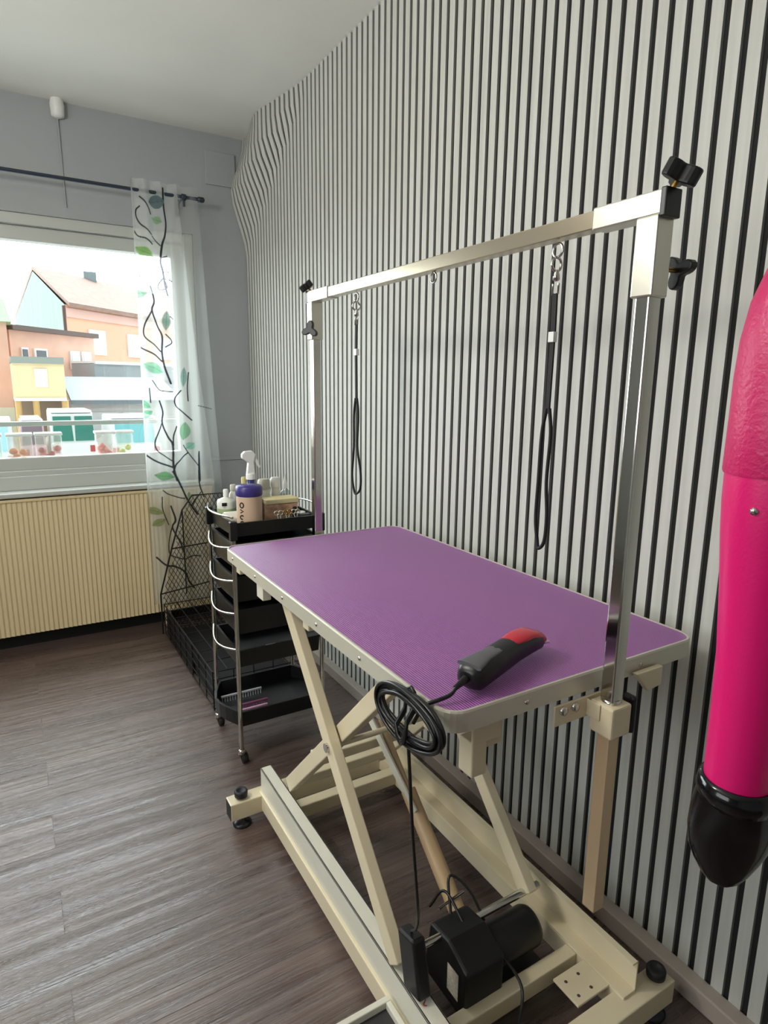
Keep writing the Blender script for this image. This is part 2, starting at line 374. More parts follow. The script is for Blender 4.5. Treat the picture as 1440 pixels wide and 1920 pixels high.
# ------------------------------------------------------------------ curtain with printed branches
def curtain():
    Z0, Z1 = .16, 2.45
    # colour grid in (x, z) of the hanging plane
    nx, nz_ = 190, 700
    xl = lambda z: .625+.02*(z-.16)/2.3
    xr = lambda z: .985+.10*(1-(z-.16)/2.3)
    U = np.linspace(0, 1, nx); Z = np.linspace(Z0, Z1, nz_)
    ZZ, UU = np.meshgrid(Z, U, indexing='ij')
    XL_ = xl(ZZ); XR_ = xr(ZZ); XX = XL_+(XR_-XL_)*UU
    base = np.array(lin('e4e8e4')); colr = np.tile(base, (nz_, nx, 1))
    xb = .875+.125*np.clip((2.40-ZZ)/1.5, 0, 1)
    alpha = np.where(XX < xb, .46, .20)
    # printed pattern, strokes measured on the cloth: (x, z)
    def A(u, v): return PX(230+.297*u, 330+.297*v)
    def B(u, v): return PX(250+.3125*u, 800+.3125*v)
    def PX(px, py):
        d = r2*((px-720)/FPX)+d2*((py-960)/FPX)+fwd; t = 3.63/d.y; return d.x*t, 1.4375+d.z*t
    ST = [(A, 3.2, [(105,130),(135,165),(160,205),(175,240)]), (A, 3.2, [(105,190),(85,210),(85,250),(110,300),(150,340),(180,370)]),
      (A, 3.4, [(50,310),(90,370),(140,395),(185,430)]), (A, 4.5, [(250,80),(255,200),(270,300),(262,380),(245,440),(238,540),(250,600),(265,700),(280,760)]),
      (A, 2.6, [(185,380),(235,440)]), (A, 2.8, [(238,520),(275,510)]), (A, 2.8, [(250,610),(285,610)]), (A, 2.8, [(250,650),(310,665)]),
      (A, 3, [(265,670),(275,710),(235,720),(225,690),(250,650)]), (A, 2.4, [(110,555),(150,605),(200,630)]), (A, 2, [(105,600),(112,690)]),
      (A, 4.5, [(170,700),(195,790),(180,850),(215,940),(250,1010),(250,1110),(265,1200),(300,1310)]), (A, 3.4, [(180,850),(140,940),(140,1010),(200,1070),(245,1110)]),
      (A, 4, [(90,1070),(150,1100),(200,1130),(250,1170)]), (A, 3, [(295,890),(315,905)]), (A, 3, [(270,1000),(305,1050),(270,1080)]),
      (A, 2.6, [(185,1290),(230,1350),(310,1362)]), (A, 2.6, [(170,1340),(178,1430)]), (A, 3.6, [(370,1355),(325,1400),(330,1450),(380,1490),(430,1540)]),
      (A, 4.6, [(230,1420),(255,1490),(250,1560),(290,1650),(315,1700),(320,1830),(340,1920)]), (A, 3.2, [(245,1565),(205,1670),(215,1730),(270,1770),(315,1800)]),
      (A, 4.6, [(140,1755),(200,1795),(260,1820),(320,1840)]), (A, 3.2, [(335,1580),(318,1640),(318,1700)]), (A, 3.4, [(410,1750),(340,1810),(325,1850)]),
      (A, 2.6, [(385,1700),(430,1770),(475,1830)]), (A, 4.6, [(480,1740),(485,1920)]), (A, 2.6, [(410,1240),(405,1330),(410,1420)]), (A, 2, [(480,1450),(560,1470)]),
      (B, 5.5, [(240,270),(290,370),(340,460),(380,520)]), (B, 3.2, [(175,380),(220,410),(310,430)]), (B, 3.2, [(350,480),(370,430),(400,390)]),
      (B, 4.5, [(390,160),(390,330),(425,420)]), (B, 3, [(170,420),(175,500),(215,590)]), (B, 4.2, [(230,480),(255,560),(240,610),(280,690),(300,750)]),
      (B, 3.6, [(240,600),(215,700),(225,770),(290,790),(400,770)]), (B, 5, [(145,790),(200,830),(300,860),(330,920),(370,970)]), (B, 3.5, [(300,750),(310,860)])]
    dark = np.array(lin('2c2e34'))
    for F, wd, pts in ST:
        P = np.array([F(*p) for p in pts]); hw = wd*.297*3.63/FPX/2*1.8
        # jitter-smoothed polyline
        Q = [P[0]]
        Pv = [P[0]*2-P[1]] + list(P) + [P[-1]*2-P[-2]]
        for i in range(1, len(Pv)-2):
            for k in range(1, 6):
                t = k/5; a, b_, c, d = Pv[i-1:i+3]
                Q.append(.5*((2*b_)+(c-a)*t+(2*a-5*b_+4*c-d)*t*t+(3*b_-a-3*c+d)*t**3))
        D = np.full(XX.shape, 9.)
        for a, b_ in zip(Q[:-1], Q[1:]):
            d = b_-a; L2 = (d**2).sum()+1e-12
            t = np.clip(((XX-a[0])*d[0]+(ZZ-a[1])*d[1])/L2, 0, 1)
            D = np.minimum(D, np.hypot(XX-a[0]-t*d[0], ZZ-a[1]-t*d[1]))
        m_ = np.clip((hw*1.3+.0012-D)/.0016, 0, 1)[..., None]
        colr = colr*(1-m_)+dark*m_; alpha = np.maximum(alpha, m_[..., 0]*.95)
    LV = [(A,135,480,55,28,25,'7fae5c'),(A,210,165,38,45,80,'62787c'),(A,215,280,28,22,20,'8fb28a'),(A,100,740,26,50,80,'94bfa6'),(A,272,915,22,58,5,'6f9284'),
      (A,195,1212,62,32,25,'7fb392'),(A,135,1440,46,24,30,'6cab84'),(A,152,1505,40,24,-30,'6cab84'),(A,390,1612,34,58,10,'79a584'),(A,425,1702,30,24,-40,'7fb39c'),
      (A,265,1895,62,30,10,'6da070'),(A,385,1270,18,60,5,'7c9a93'),(B,130,508,50,24,15,'93a575'),(B,155,575,44,22,-30,'93a575'),(B,338,415,12,26,0,'8aa88a')]
    for F, u, v, a_, b_, ang, c in LV:
        sc = (.297 if F is A else .3125)*3.63/FPX; cx, cz = F(u, v); th = -R(ang); a_, b_ = a_*sc, b_*sc
        if b_ > a_: a_, b_ = b_, a_; th += R(90)
        dx = (XX-cx)*math.cos(th)+(ZZ-cz)*math.sin(th); dz = -(XX-cx)*math.sin(th)+(ZZ-cz)*math.cos(th)
        q = np.abs(dx)/a_; hh = b_*np.clip(1-q**2, 0, 1)
        m_ = ((q < 1)*np.clip((hh-np.abs(dz))/.002, 0, 1))[..., None]
        vein = (np.abs(dz) < .0012)[..., None]*m_
        cc = np.array(lin(c)); colr = colr*(1-m_)+cc*m_; colr = colr*(1-.35*vein); alpha = np.maximum(alpha, m_[..., 0]*.85)
    # folds
    ph = UU*2*math.pi*4.2
    amp = .013+.007*(1-(ZZ-Z0)/(Z1-Z0))
    YY = 3.628+amp*np.sin(ph+.35*np.sin(ZZ*2.1))+.006*np.sin(ZZ*1.7+UU*5)
    hem = (UU < .02); colr[hem] = lin('cfd0cc'); alpha[hem] = .9
    V = np.stack([XX, YY, ZZ], -1).reshape(-1, 3); o3 = np.array([.8, 3.65, .16])
    idx = np.arange(nx*nz_).reshape(nz_, nx)
    F4 = np.stack([idx[:-1, :-1], idx[:-1, 1:], idx[1:, 1:], idx[1:, :-1]], -1).reshape(-1, 4)
    me = bpy.data.meshes.new('curtain'); me.from_pydata((V-o3).tolist(), [], F4.tolist())
    ca = me.color_attributes.new('print', 'FLOAT_COLOR', 'POINT')
    ca.data.foreach_set('color', np.concatenate([colr, alpha[..., None]], -1).reshape(-1).astype(np.float32))
    me.polygons.foreach_set('use_smooth', [True]*len(F4)); me.update()
    m = bpy.data.materials.new('sheer_printed_cloth'); m.use_nodes = True; n = m.node_tree; N = n.nodes; N.remove(N['Principled BSDF'])
    at = N.new('ShaderNodeAttribute'); at.attribute_name = 'print'
    df = N.new('ShaderNodeBsdfDiffuse'); tl = N.new('ShaderNodeBsdfTranslucent'); tr = N.new('ShaderNodeBsdfTransparent')
    for q in (df, tl): n.links.new(at.outputs['Color'], q.inputs[0])
    m1 = N.new('ShaderNodeMixShader'); m1.inputs[0].default_value = .5; m2 = N.new('ShaderNodeMixShader')
    n.links.new(df.outputs[0], m1.inputs[1]); n.links.new(tl.outputs[0], m1.inputs[2])
    n.links.new(tr.outputs[0], m2.inputs[1]); n.links.new(m1.outputs[0], m2.inputs[2]); n.links.new(at.outputs['Alpha'], m2.inputs[0])
    n.links.new(m2.outputs[0], N['Material Output'].inputs[0]); me.materials.append(m)
    o = bpy.data.objects.new('curtain', me); COL.objects.link(o); o.location = o3
    tag(o, 'sheer white curtain printed with dark branches and green leaves, beside the window', 'curtain')
curtain()

# ------------------------------------------------------------------ folding wire crate by the radiator
cr = thing('wire_crate', 'black wire pet crate standing on the floor between radiator and trolley', 'crate', (.9, 3.1, 0))
b = MB(); X0, X1_, Y0, Y1, H = .665, 1.13, 2.56, 3.55, .185
for z in (.012, .06, .105, .15, H):
    b.tube([(X0, Y0, z), (X0, Y1, z)], .0028 if z != H else .004, 6); b.tube([(X0, Y0, z), (X1_, Y0, z)], .0028, 6); b.tube([(X1_, Y0, z), (X1_, Y1, z)], .0028, 6)
for i in range(9): yy = Y0+(Y1-Y0)*i/8; b.tube([(X0, yy, .005), (X0, yy, H)], .0028, 6)
for i in range(6): xx = X0+(X1_-X0)*i/5; b.tube([(xx, Y0, .005), (xx, Y0, H)], .0028, 6)
b.build('side_panel', blackwire, cr)
b = MB()
for i in range(8): xx = X0+(X1_-X0)*i/7; b.tube([(xx, Y0, H+.003), (xx, Y1, H+.003)], .0026, 6)
for i in range(9): yy = Y0+(Y1-Y0)*i/8; b.tube([(X0, yy, H), (X1_, yy, H)], .0026, 6)
b.build('top_panel', blackwire, cr)
MB().box((X0+.02, Y0+.02, .006), (X1_-.02, Y1-.02, .03)).box((X0+.02, Y0+.02, .03), (X0+.025, Y1-.02, .05)).build('tray', blackm, cr, bevel=.004)
MB().box((X0+.008, Y0+.4, .008), (X0+.012, Y1-.01, .17)).build('liner', blackm, cr)
# upright mesh panel standing folded behind, narrowing to its top
mp = thing('mesh_panel', 'dark diamond mesh panel narrowing to the top, standing behind the crate', 'wire panel', (.85, 3.575, 0))
yp = 3.575
def edge_l(z): return .665+max(0, (z-.22))*.28 if z < .70 else .80+(z-.70)*.5
b = MB(); zt = .80
b.tube([(.655, yp, .0), (.655, yp, .24), (.73, yp, .50), (.80, yp, .72), (.86, yp, zt), (1.06, yp, zt), (1.08, yp, 0)], .005, 6)
b.tube([(.655, yp, .24), (1.08, yp, .29)], .004, 6); b.tube([(.80, yp, .72), (.80, yp, .22)], .004, 6); b.tube([(.73, yp, .50), (1.08, yp, .52)], .004, 6)
b.build('rim', blackwire, mp)
b = MB(); st = .024
def inside(x, z): return .0 <= z <= zt and edge_l(z) <= x <= 1.075
for k in range(-60, 80):
    for sgn in (1, -1):
        seg = []
        for i in range(90):
            z = i*.01; x = .6+k*st+sgn*z*.55
            if inside(x, z): seg.append((x, yp, z))
            else:
                if len(seg) > 1: b.tube([seg[0], seg[-1]], .0017, 4, cap=False)
                seg = []
        if len(seg) > 1: b.tube([seg[0], seg[-1]], .0017, 4, cap=False)
b.build('mesh', blackwire, mp)

# ------------------------------------------------------------------ grooming table
TX0, TX1, TY0, TY1, ZT = .553, 1.204, .718, 1.918, .921
tb = thing('grooming_table', 'scissor lift grooming table with purple ribbed top and cream frame', 'table', (.875, 1.3, 0))
def rrect(x0, x1, y0, y1, r, z, n=6):
    out = []
    for cx, cy_, a in ((x1-r, y1-r, 0), (x0+r, y1-r, 90), (x0+r, y0+r, 180), (x1-r, y0+r, 270)):
        for i in range(n+1): t = R(a+90*i/n); out.append((cx+r*math.cos(t), cy_+r*math.sin(t), z))
    return out
b = MB().prism(rrect(TX0+.004, TX1-.004, TY0+.004, TY1-.004, .036, ZT-.03), (0, 0, .0295)); b.build('tabletop', purple, tb)
# aluminium edging: ring
o1 = rrect(TX0, TX1, TY0, TY1, .04, 0); i1 = rrect(TX0+.0055, TX1-.0055, TY0+.0055, TY1-.0055, .035, 0); n = len(o1)
prof = [(0, ZT-.036), (0, ZT-.002), (.3, ZT+.0015), (1, ZT+.0015), (1, ZT-.034)]
vs = []
for t, z in prof:
    for p, q in zip(o1, i1): vs.append((p[0]*(1-t)+q[0]*t, p[1]*(1-t)+q[1]*t, z))
fs = [((j*n+i), j*n+(i+1) % n, ((j+1) % 5)*n+(i+1) % n, ((j+1) % 5)*n+i) for j in range(5) for i in range(n)]
MB().add(vs, fs, 0, False).build('edge_trim', mat('edge_aluminium', 'cfccbc', .4, .35), tb)
for i in range(6):
    yy = TY0+.09+i*(TY1-TY0-.18)/5
    MB().lathe((TX0-.0005, yy, ZT-.018), [(.0045, 0), (.004, -.0015), (0, -.002)], 10, axis='X').build('screw', chrome, tb)
for xx in (.72, 1.02):
    MB().lathe((xx, TY0-.0005, ZT-.018), [(.0045, 0), (.004, -.0015), (0, -.002)], 10, axis='Y').build('screw', chrome, tb)
b = MB(); zu0, zu1 = ZT-.072, ZT-.036
for xx in (.625, .99): b.box((xx, TY0+.06, zu0), (xx+.028, TY1-.06, zu1))
for yy in (TY0+.06, 1.3, TY1-.1): b.box((.57, yy, zu0+.002), (TX1-.02, yy+.035, zu1+.0))
b.build('under_frame', cream, tb, bevel=.003)
# brackets at the near end
b = MB().box((.665, .79, .795), (.735, .796, .86)).box((.665, .79, .73), (.700, .83, .80)).box((.700, .80, .775), (.745, .84, .85)); b.build('slide_bracket', cream, tb, bevel=.003)
b = MB().box((.60, 1.60, .845), (.625, 1.66, .885)).box((.565, 1.60, .835), (.59, 1.65, .89)); b.build('slide_bracket', greyen, tb, bevel=.002)
# scissor arms
def arm(x, p, q): return MB().bar((x, *p), (x, *q), .028, .044)
for x in (.622, 1.005): arm(x, (1.575, .868), (.955, .195)).build('scissor_arm', cream, tb, bevel=.003)
for x in (.655, .972): arm(x, (1.64, .205), (.995, .862)).build('scissor_arm', cream, tb, bevel=.003)
for x in (.605, 1.022): MB().lathe((x, 1.277, .545), [(.012, -.004), (.012, .004)], 12, axis='X').build('pivot_bolt', chrome, tb)
MB().tube([(.622, 1.277, .545), (1.005, 1.277, .545)], .008).build('axle', cream, tb)
MB().bar((.655, 1.47, .39), (.972, 1.47, .39), .03, .045, (0, 0, 1)).build('cross_bar', cream, tb, bevel=.003)
MB().bar((.655, 1.60, .24), (.972, 1.60, .24), .03, .03, (0, 0, 1)).build('cross_bar', cream, tb, bevel=.003)
MB().bar((.622, 1.50, .79), (1.005, 1.50, .79), .03, .03, (0, 0, 1)).build('cross_bar', cream, tb, bevel=.003)
MB().tube([(.615, .96, .20), (1.04, .96, .20)], .009).build('axle', chrome, tb)
# base
zb0, zb1 = .042, .10
for x0, x1 in ((.602, .645), (1.055, 1.098)): MB().box((x0, .70, zb0), (x1, 1.80, zb1)).build('base_rail', cream, tb, bevel=.003)
def chan(xo, sgn, y0, y1, z0, z1, w_=.042, t=.004):
    # C channel, web at xo, flanges towards sgn
    p = [(0, z0), (w_, z0), (w_, z0+t), (t, z0+t), (t, z1-t), (w_*.45, z1-t), (w_*.45, z1-.012), (w_*.45+t, z1-.012), (w_*.45+t, z1), (0, z1)]
    return MB().prism([(xo+sgn*a, y0, z) for a, z in p], (0, y1-y0, 0))
c1 = MB().box((.610, .70, zb1), (.614, 1.80, .181)).box((.610, .70, .176), (.648, 1.80, .181)).box((.644, .70, .165), (.648, 1.80, .181))
c1.build('slide_channel', greyen, tb, bevel=.0008)
c2 = MB().box((1.092, .70, zb1), (1.096, 1.80, .181)).box((1.076, .70, .177), (1.096, 1.80, .181)).box((1.055, .70, zb1), (1.096, 1.80, zb1+.004))
c2.build('slide_channel', cream, tb, bevel=.0008)
MB().box((.498, 1.775, .035), (1.20, 1.828, .096)).build('cross_beam', cream, tb, bevel=.003)
MB().box((.498, .672, .035), (1.20, .728, .096)).build('cross_beam', cream, tb, bevel=.003)
MB().box((.645, .835, .052), (1.055, .868, .098)).build('cross_beam', cream, tb, bevel=.003)
MB().box((.645, 1.66, .05), (1.055, 1.70, .095)).build('cross_beam', cream, tb, bevel=.003)
b = MB().box((.955, .74, .094), (1.056, .815, .1)); b.build('gusset_plate', cream, tb, bevel=.001)
for px, py in ((.975, .757), (.975, .795), (1.015, .757), (1.015, .795)): MB().lathe((px, py, .1), [(.004, 0), (.0035, .0008), (0, .001)], 10).build('rivet', mat('dark_steel', '5a5348', .5, .7), tb)
for (fx, fy) in ((.541, 1.80), (1.165, 1.80), (.541, .70), (1.165, .70)):
    f = MB().lathe((fx, fy, 0), [(.030, 0), (.031, .006), (.024, .012), (.010, .016), (.008, .03), (.0065, .035), (.0065, .10)], 24).build('levelling_foot', mat('foot_steel', '3b3b3f', .3, .8), tb)
    MB().lathe((fx, fy, .104), [(.010, -.004), (.021, 0), (.022, .016), (.019, .021), (.012, .019), (.010, .016), (0, .016)], 24).build('knob', rubber, tb)
    e = .500 if fx < .8 else 1.198
    MB().box((e-.003, fy-.024, .037), (e+.003, fy+.024, .094)).build('end_cap', rubber, tb, bevel=.002)
# lifting motor and actuator (move with the table)
ac = MB().tube([(.845, 1.015, .135), (.862, 1.29, .325)], .021, 18).build('actuator_cylinder', mat('actuator_tan', 'c9ad86', .35), tb)
MB().tube([(.86, 1.29, .325), (.875, 1.47, .445)], .0115, 14).build('actuator_rod', mat('rod_tan', 'cdb794', .3), tb)
MB().bar((.845, 1.23, .30), (.845, 1.50, .47), .006, .03).build('actuator_strut', greyen, tb, bevel=.001)
motorm = mat('motor_black', '0e0e10', .45)
b = MB().prism([(.735, .86, .07), (.735, .86, .185), (.735, .93, .215), (.735, 1.00, .205), (.735, 1.02, .07)], (.11, 0, 0))
g = b.build('gear_housing', motorm, tb, bevel=.008, seg=3)
MB().add([(.7335, .885, .095), (.7335, .925, .095), (.7335, .925, .165), (.7335, .885, .165)], [(0, 1, 2, 3)]).build('rating_sticker', mat('sticker_paper', 'c9bfae', .6, var=((120, 120, 260), .25)), g)
MB().lathe((.84, .925, .14), [(.046, 0), (.048, .006), (.048, .135), (.044, .145), (.03, .148), (0, .148)], 28, axis='X').build('motor', motorm, tb)
MB().box((.74, .86, .052), (.99, 1.02, .07)).build('motor_plate', motorm, tb, bevel=.002)
MB().tube([(.795, 1.045, .175), (.87, 1.045, .19)], .004, 8).build('clevis_pin', chrome, tb)
for pts in ([(.79, .99, .20), (.82, 1.04, .26), (.85, 1.0, .24), (.86, .95, .19)], [(.80, .95, .205), (.80, 1.03, .235), (.77, 1.05, .19)],
            [(.84, .90, .18), (.86, .82, .13), (.79, .76, .10), (.72, .70, .115), (.68, .60, .02), (.62, .52, .004)]):
    MB().tube(smooth_path(pts), .0035, 8).build('motor_cable', black, tb)

# ------------------------------------------------------------------ foot pedal
fp = thing('foot_pedal', 'dark foot control pedal with a pale rim beside the table base', 'pedal', (.50, .83, 0))
MB().prism([(.395, .735, 0), (.592, .735, 0), (.592, .955, 0), (.395, .955, 0)], (0, 0, .10)).build('body', mat('pedal_dark', '3a3a3c', .4), fp, bevel=.006)
b = MB()
b.box((.388, .948, .10), (.598, .962, .118)).box((.586, .735, .10), (.598, .948, .118)).box((.388, .735, .10), (.398, .948, .118)).box((.398, .735, .10), (.586, .745, .118))
b.build('rim', greyen, fp, bevel=.002)

# ------------------------------------------------------------------ over-table bar: posts and rail
PXc, PY0, PY1, ZB = .895, .682, 1.95, 1.712
h = thing('overhead_gantry', 'chrome overhead bar on two posts clamped to the purple table', 'frame', (PXc, 1.3, .43))
s2 = .0145
def post(y, zlo, zhi, sgn):
    MB().box((PXc-s2, y-s2, zlo), (PXc+s2, y+s2, zhi)).build('post', chrome, h, bevel=.004, seg=3)
    MB().box((PXc-.020, y-.020, 1.575), (PXc+.020, y+.020, ZB-.017)).build('post_sleeve', satin, h, bevel=.003)
post(PY0, .83, 1.62, -1); post(PY1, .83, 1.62, 1)
for y_, z_ in ((PY0, .437), (PY1, .60)): MB().box((PXc-s2, y_-s2, z_), (PXc+s2, y_+s2, .83)).build('lower_post', mat('warm_steel', 'd6bc98', .35, .45), h, bevel=.003)
MB().bar((PXc, PY0+.08, ZB), (PXc, PY1-.08, ZB), .030, .030).build('overhead_bar', mat('bar_champagne', 'c9bda6', .22, .9), h, bevel=.002)
for y0, y1 in ((PY0-.022, PY0+.11), (PY1-.13, PY1+.022)): MB().box((PXc-.018, y0, ZB-.018), (PXc+.018, y1, ZB+.018)).build('bar_sleeve', satin, h, bevel=.0025)
for y, sg in ((PY0, -1), (PY1, 1)):
    MB().box((PXc-.019, y+sg*.020, ZB-.022), (PXc+.019, y+sg*.030, ZB+.020)).build('end_cap', black, h, bevel=.002)
def knob(c, ax, rad=.026, th=.016, ln=.03, rot=0):
    """star knob: c = root point on the tube, ax = outward unit vector"""
    c = V3(c); ax = V3(ax).normalized(); a = ax.orthogonal().normalized(); b2 = ax.cross(a)
    MB().tube([c, c+ax*ln], .004, 10).build('screw', brass, h)
    n = 36; out = []
    for k in range(n):
        t = 2*math.pi*k/n+rot; rr = rad*(.70+.30*math.cos(3*t)); out.append(c+ax*ln+a*rr*math.cos(t)+b2*rr*math.sin(t))
    MB().prism(out, ax*th).build('knob', black, h, bevel=.003)
knob((PXc, PY0-.024, ZB+.016), (.25, -.35, .9), .030, .026, .012, .6)
knob((PXc+.02, PY0, 1.622), (1, -.1, 0), .030, .015, .038, 1.0)
knob((PXc, PY1+.024, ZB+.016), (-.5, .2, .75), .026, .022, .014, .6)
knob((PXc-.018, PY1-.018, 1.605), (-.75, -.66, 0), .029, .015, .010, .3)
# table clamps
for y, sg, te in ((PY0, -1, TY0), (PY1, 1, TY1)):
    b = MB().box((PXc-.026, y-.026, .815), (PXc+.026, y+.026, .875)); b.build('clamp', cream, h, bevel=.004)
    b = MB().box((.785, te+sg*.001, .838), (PXc+.01, te+sg*.006, .878)).box((PXc-.029, min(y, te), .842), (PXc-.0265, max(y, te), .874)); b.build('clamp_plate', cream, h, bevel=.002)
    for px in (.805, .835): MB().lathe((px, te+sg*.006, .866), [(.0085, 0), (.008, sg*.005), (.004, sg*.006), (0, sg*.006)], 12, axis='Y').build('clamp_bolt', chrome, h)
MB().lathe((PXc, PY0, .875), [(.0175, 0), (.0175, .006), (.014, .006)], 18).build('collar', chrome, h)
c = V3((PXc+.026, PY0, .845))
MB().tube([c, c+Vector((.02, 0, 0))], .004, 10).build('screw', chrome, h)
MB().box((PXc+.046, PY0-.014, .80), (PXc+.060, PY0+.014, .875)).build('knob', black, h, bevel=.006)
MB().prism([(.99, PY0+.02, .895), (1.07, PY0+.02, .895), (1.07, PY0+.02, .855), (1.03, PY0+.02, .85)], (0, .012, 0)).build('side_bracket', cream, h, bevel=.002)
MB().tube(arc((PXc, 1.279, ZB-.028), .012, R(100), R(440), 16), .0022, 6).build('eye_bolt', chrome, h)

# ------------------------------------------------------------------ leash loops
def leash(y, lab, zbot, spread, sk):
    t = thing('grooming_loop', lab, 'leash', (PXc, y, zbot), 'black grooming loops on the overhead bar')
    x = PXc; z = ZB-.020
    b = MB().tube(arc((x, y, z-.012), .012, 0, 2*math.pi, 18)[:-1], .0025, 6, closed=True); b.build('eye_ring', chrome, t)
    b = MB().tube(arc((x, y+.001, z-.036), .012, 0, 2*math.pi, 18, 'XZ')[:-1], .0025, 6, closed=True)
    b.lathe((x, y, z-.066), [(.003, 0), (.007, .003), (.006, .012), (.003, .02)], 12)
    b.tube([(x, y-.007, z-.07), (x, y-.007, z-.088), (x, y+.007, z-.088), (x, y+.007, z-.07)], .0022, 6)
    b.build('swivel_clip', chrome, t)
    za = z-.088; zs = za-.36*(za-zbot) if 0 else za-.17
    b = MB().bar((x, y, za), (x+.001*sk, y, za-.07), .004, .011); b.bar((x+.001*sk, y, za-.085), (x, y+.001*sk, za-.22), .004, .010)
    b.build('strap', blackm, t)
    MB().box((x-.005, y-.007, za-.087), (x+.005, y+.007, za-.068)).build('slide_tab', white_pl, t, bevel=.001)
    z0 = za-.21
    pts = [(x, y+.003, z0), (x, y+.010, z0-.05), (x+.002, y+.013, (z0+zbot)/2), (x+.004, y+spread*.8+.006, zbot+.06), (x+.003, y+spread*.7, zbot+.015), (x, y+.002, zbot),
           (x-.003, y-spread, zbot+.018), (x-.004, y-spread-.003, zbot+.07), (x-.002, y-.008, (z0+zbot)/2), (x, y-.009, z0-.05), (x, y-.003, z0)]
    pts = [(p[0]-.22*(p[1]-y), p[1], p[2]) for p in pts]
    MB().tube(smooth_path(pts, 10), .0036, 8).build('loop', blackm, t)
leash(.884, 'black grooming loop hanging from the near end of the overhead bar', 1.115, .012, 1)
leash(1.663, 'black grooming loop hanging from the far end of the overhead bar', 1.105, .022, -1)

# ------------------------------------------------------------------ clipper with coiled cable
cl = thing('hair_clipper', 'black pet clipper with red head and coiled black cable on the purple table', 'clipper', (.74, .80, ZT))
P0 = V3((.628, .768, .949)); P1 = V3((.850, .836, .955)); ax = (P1-P0); Lc = ax.length; ax.normalize(); sd = Vector((-ax.y, ax.x, 0)); up = ax.cross(sd)*1
if up.z < 0: up = -up
def loft(prof, mi=0, n=20):
    b = MB(); vs = []
    for t, ry, rz, oz in prof:
        c = P0+ax*(Lc*t)+up*oz
        for k in range(n):
            a = 2*math.pi*k/n; ca, sa = math.cos(a), math.sin(a); e = .75
            vs.append(c+sd*(1.22*ry*math.copysign(abs(ca)**e, ca))+up*(1.15*rz*math.copysign(abs(sa)**e, sa)))
    m_ = len(prof); fs = [(i*n+k, i*n+(k+1) % n, (i+1)*n+(k+1) % n, (i+1)*n+k) for i in range(m_-1) for k in range(n)]
    b.add(vs, fs, mi, True); b.add(vs[:n], [tuple(range(n))[::-1]], mi); b.add(vs[-n:], [tuple(range(n))], mi); return b
loft([(-.01, .010, .010, 0), (0, .017, .016, 0), (.06, .023, .022, 0), (.35, .022, .021, .001), (.6, .021, .020, .003), (.8, .023, .019, .003), (.92, .024, .016, 0), (.97, .020, .010, -.004)]).build('body', black, cl)
loft([(.50, .008, .004, .018), (.58, .016, .007, .018), (.72, .019, .010, .016), (.85, .021, .013, .010), (.96, .023, .011, .004), (1.0, .021, .007, -.001)]).build('red_cover', mat('clipper_red', 'c3263a', .25), cl, label='red plastic cover')
loft([(.96, .022, .006, -.004), (1.05, .022, .003, -.010)]).build('blade', satin, cl)
loft([(.02, .020, .004, .021), (.2, .014, .004, .023), (.42, .012, .003, .021), (.5, .005, .002, .019)]).build('top_inlay', mat('clipper_grey', '5a5a5e', .4), cl)
q = P0-ax*.004
MB().tube([q, q-ax*.03-Vector((0, 0, .005))], [.007, .0045], 12).build('strain_relief', black, cl)
path = [q-ax*.028-Vector((0, 0, .005)), (.584, .757, ZT+.013), (.562, .760, ZT+.008), (.545, .768, ZT+.001), (.537, .778, ZT-.018), (.535, .79, ZT-.04)]
MB().tube(smooth_path(path), .0036, 8).build('cable', black, cl)
# coil: bundle of turns hanging flat against the table edge
def coil_pt(a, k, rr):
    # long axis tilts down towards the near side
    u = (.092+rr*.010)*math.cos(a); v = (.040+rr*.010)*math.sin(a); th = R(3)
    yy = .798-(u*math.cos(th)-v*math.sin(th)); zz = .890+u*math.sin(th)+v*math.cos(th)
    return (.533-.0035*(k % 4), yy, zz)
b = MB()
for k in range(11):
    rr = random.uniform(-1.1, .9); ph = random.uniform(0, 6)
    pts = [coil_pt(2*math.pi*i/40+ph, k, rr+.25*math.sin(3*2*math.pi*i/40+k)) for i in range(40)]
    b.tube(pts, .0036, 6, closed=True)
b.build('cable_coil', black, cl)
b = MB()
for k in range(3): b.tube([(.536-.02*(j > 5), .80+.018*math.cos(2*math.pi*j/12), .888+(.045)*math.sin(2*math.pi*j/12)+.004*k) for j in range(12)], .0034, 6, closed=True)
b.build('cable_tie', black, cl)
MB().tube(smooth_path([(.528, .795, .845), (.535, .80, .80), (.545, .80, .66), (.56, .80, .50), (.60, .86, .38), (.625, .915, .312)], 10), .0032, 8).build('cable', black, cl)
b = MB(); c0 = V3((.625, .915, .31)); c1_ = V3((.625, .885, .187))
b.bar(c0, c1_, .032, .062, (1, 0, 0))
ad = b.build('power_adapter', black, cl, bevel=.006, seg=3)
sm = []
for i in range(13):
    u = i/12; sm.append((.627+.005*math.sin(u*2*math.pi), .872-.018*u, .1815))
MB().tube(sm, .0011, 5).build('red_mark', mat('red_ink', 'b8433c', .5), tb, label='small red painted mark')

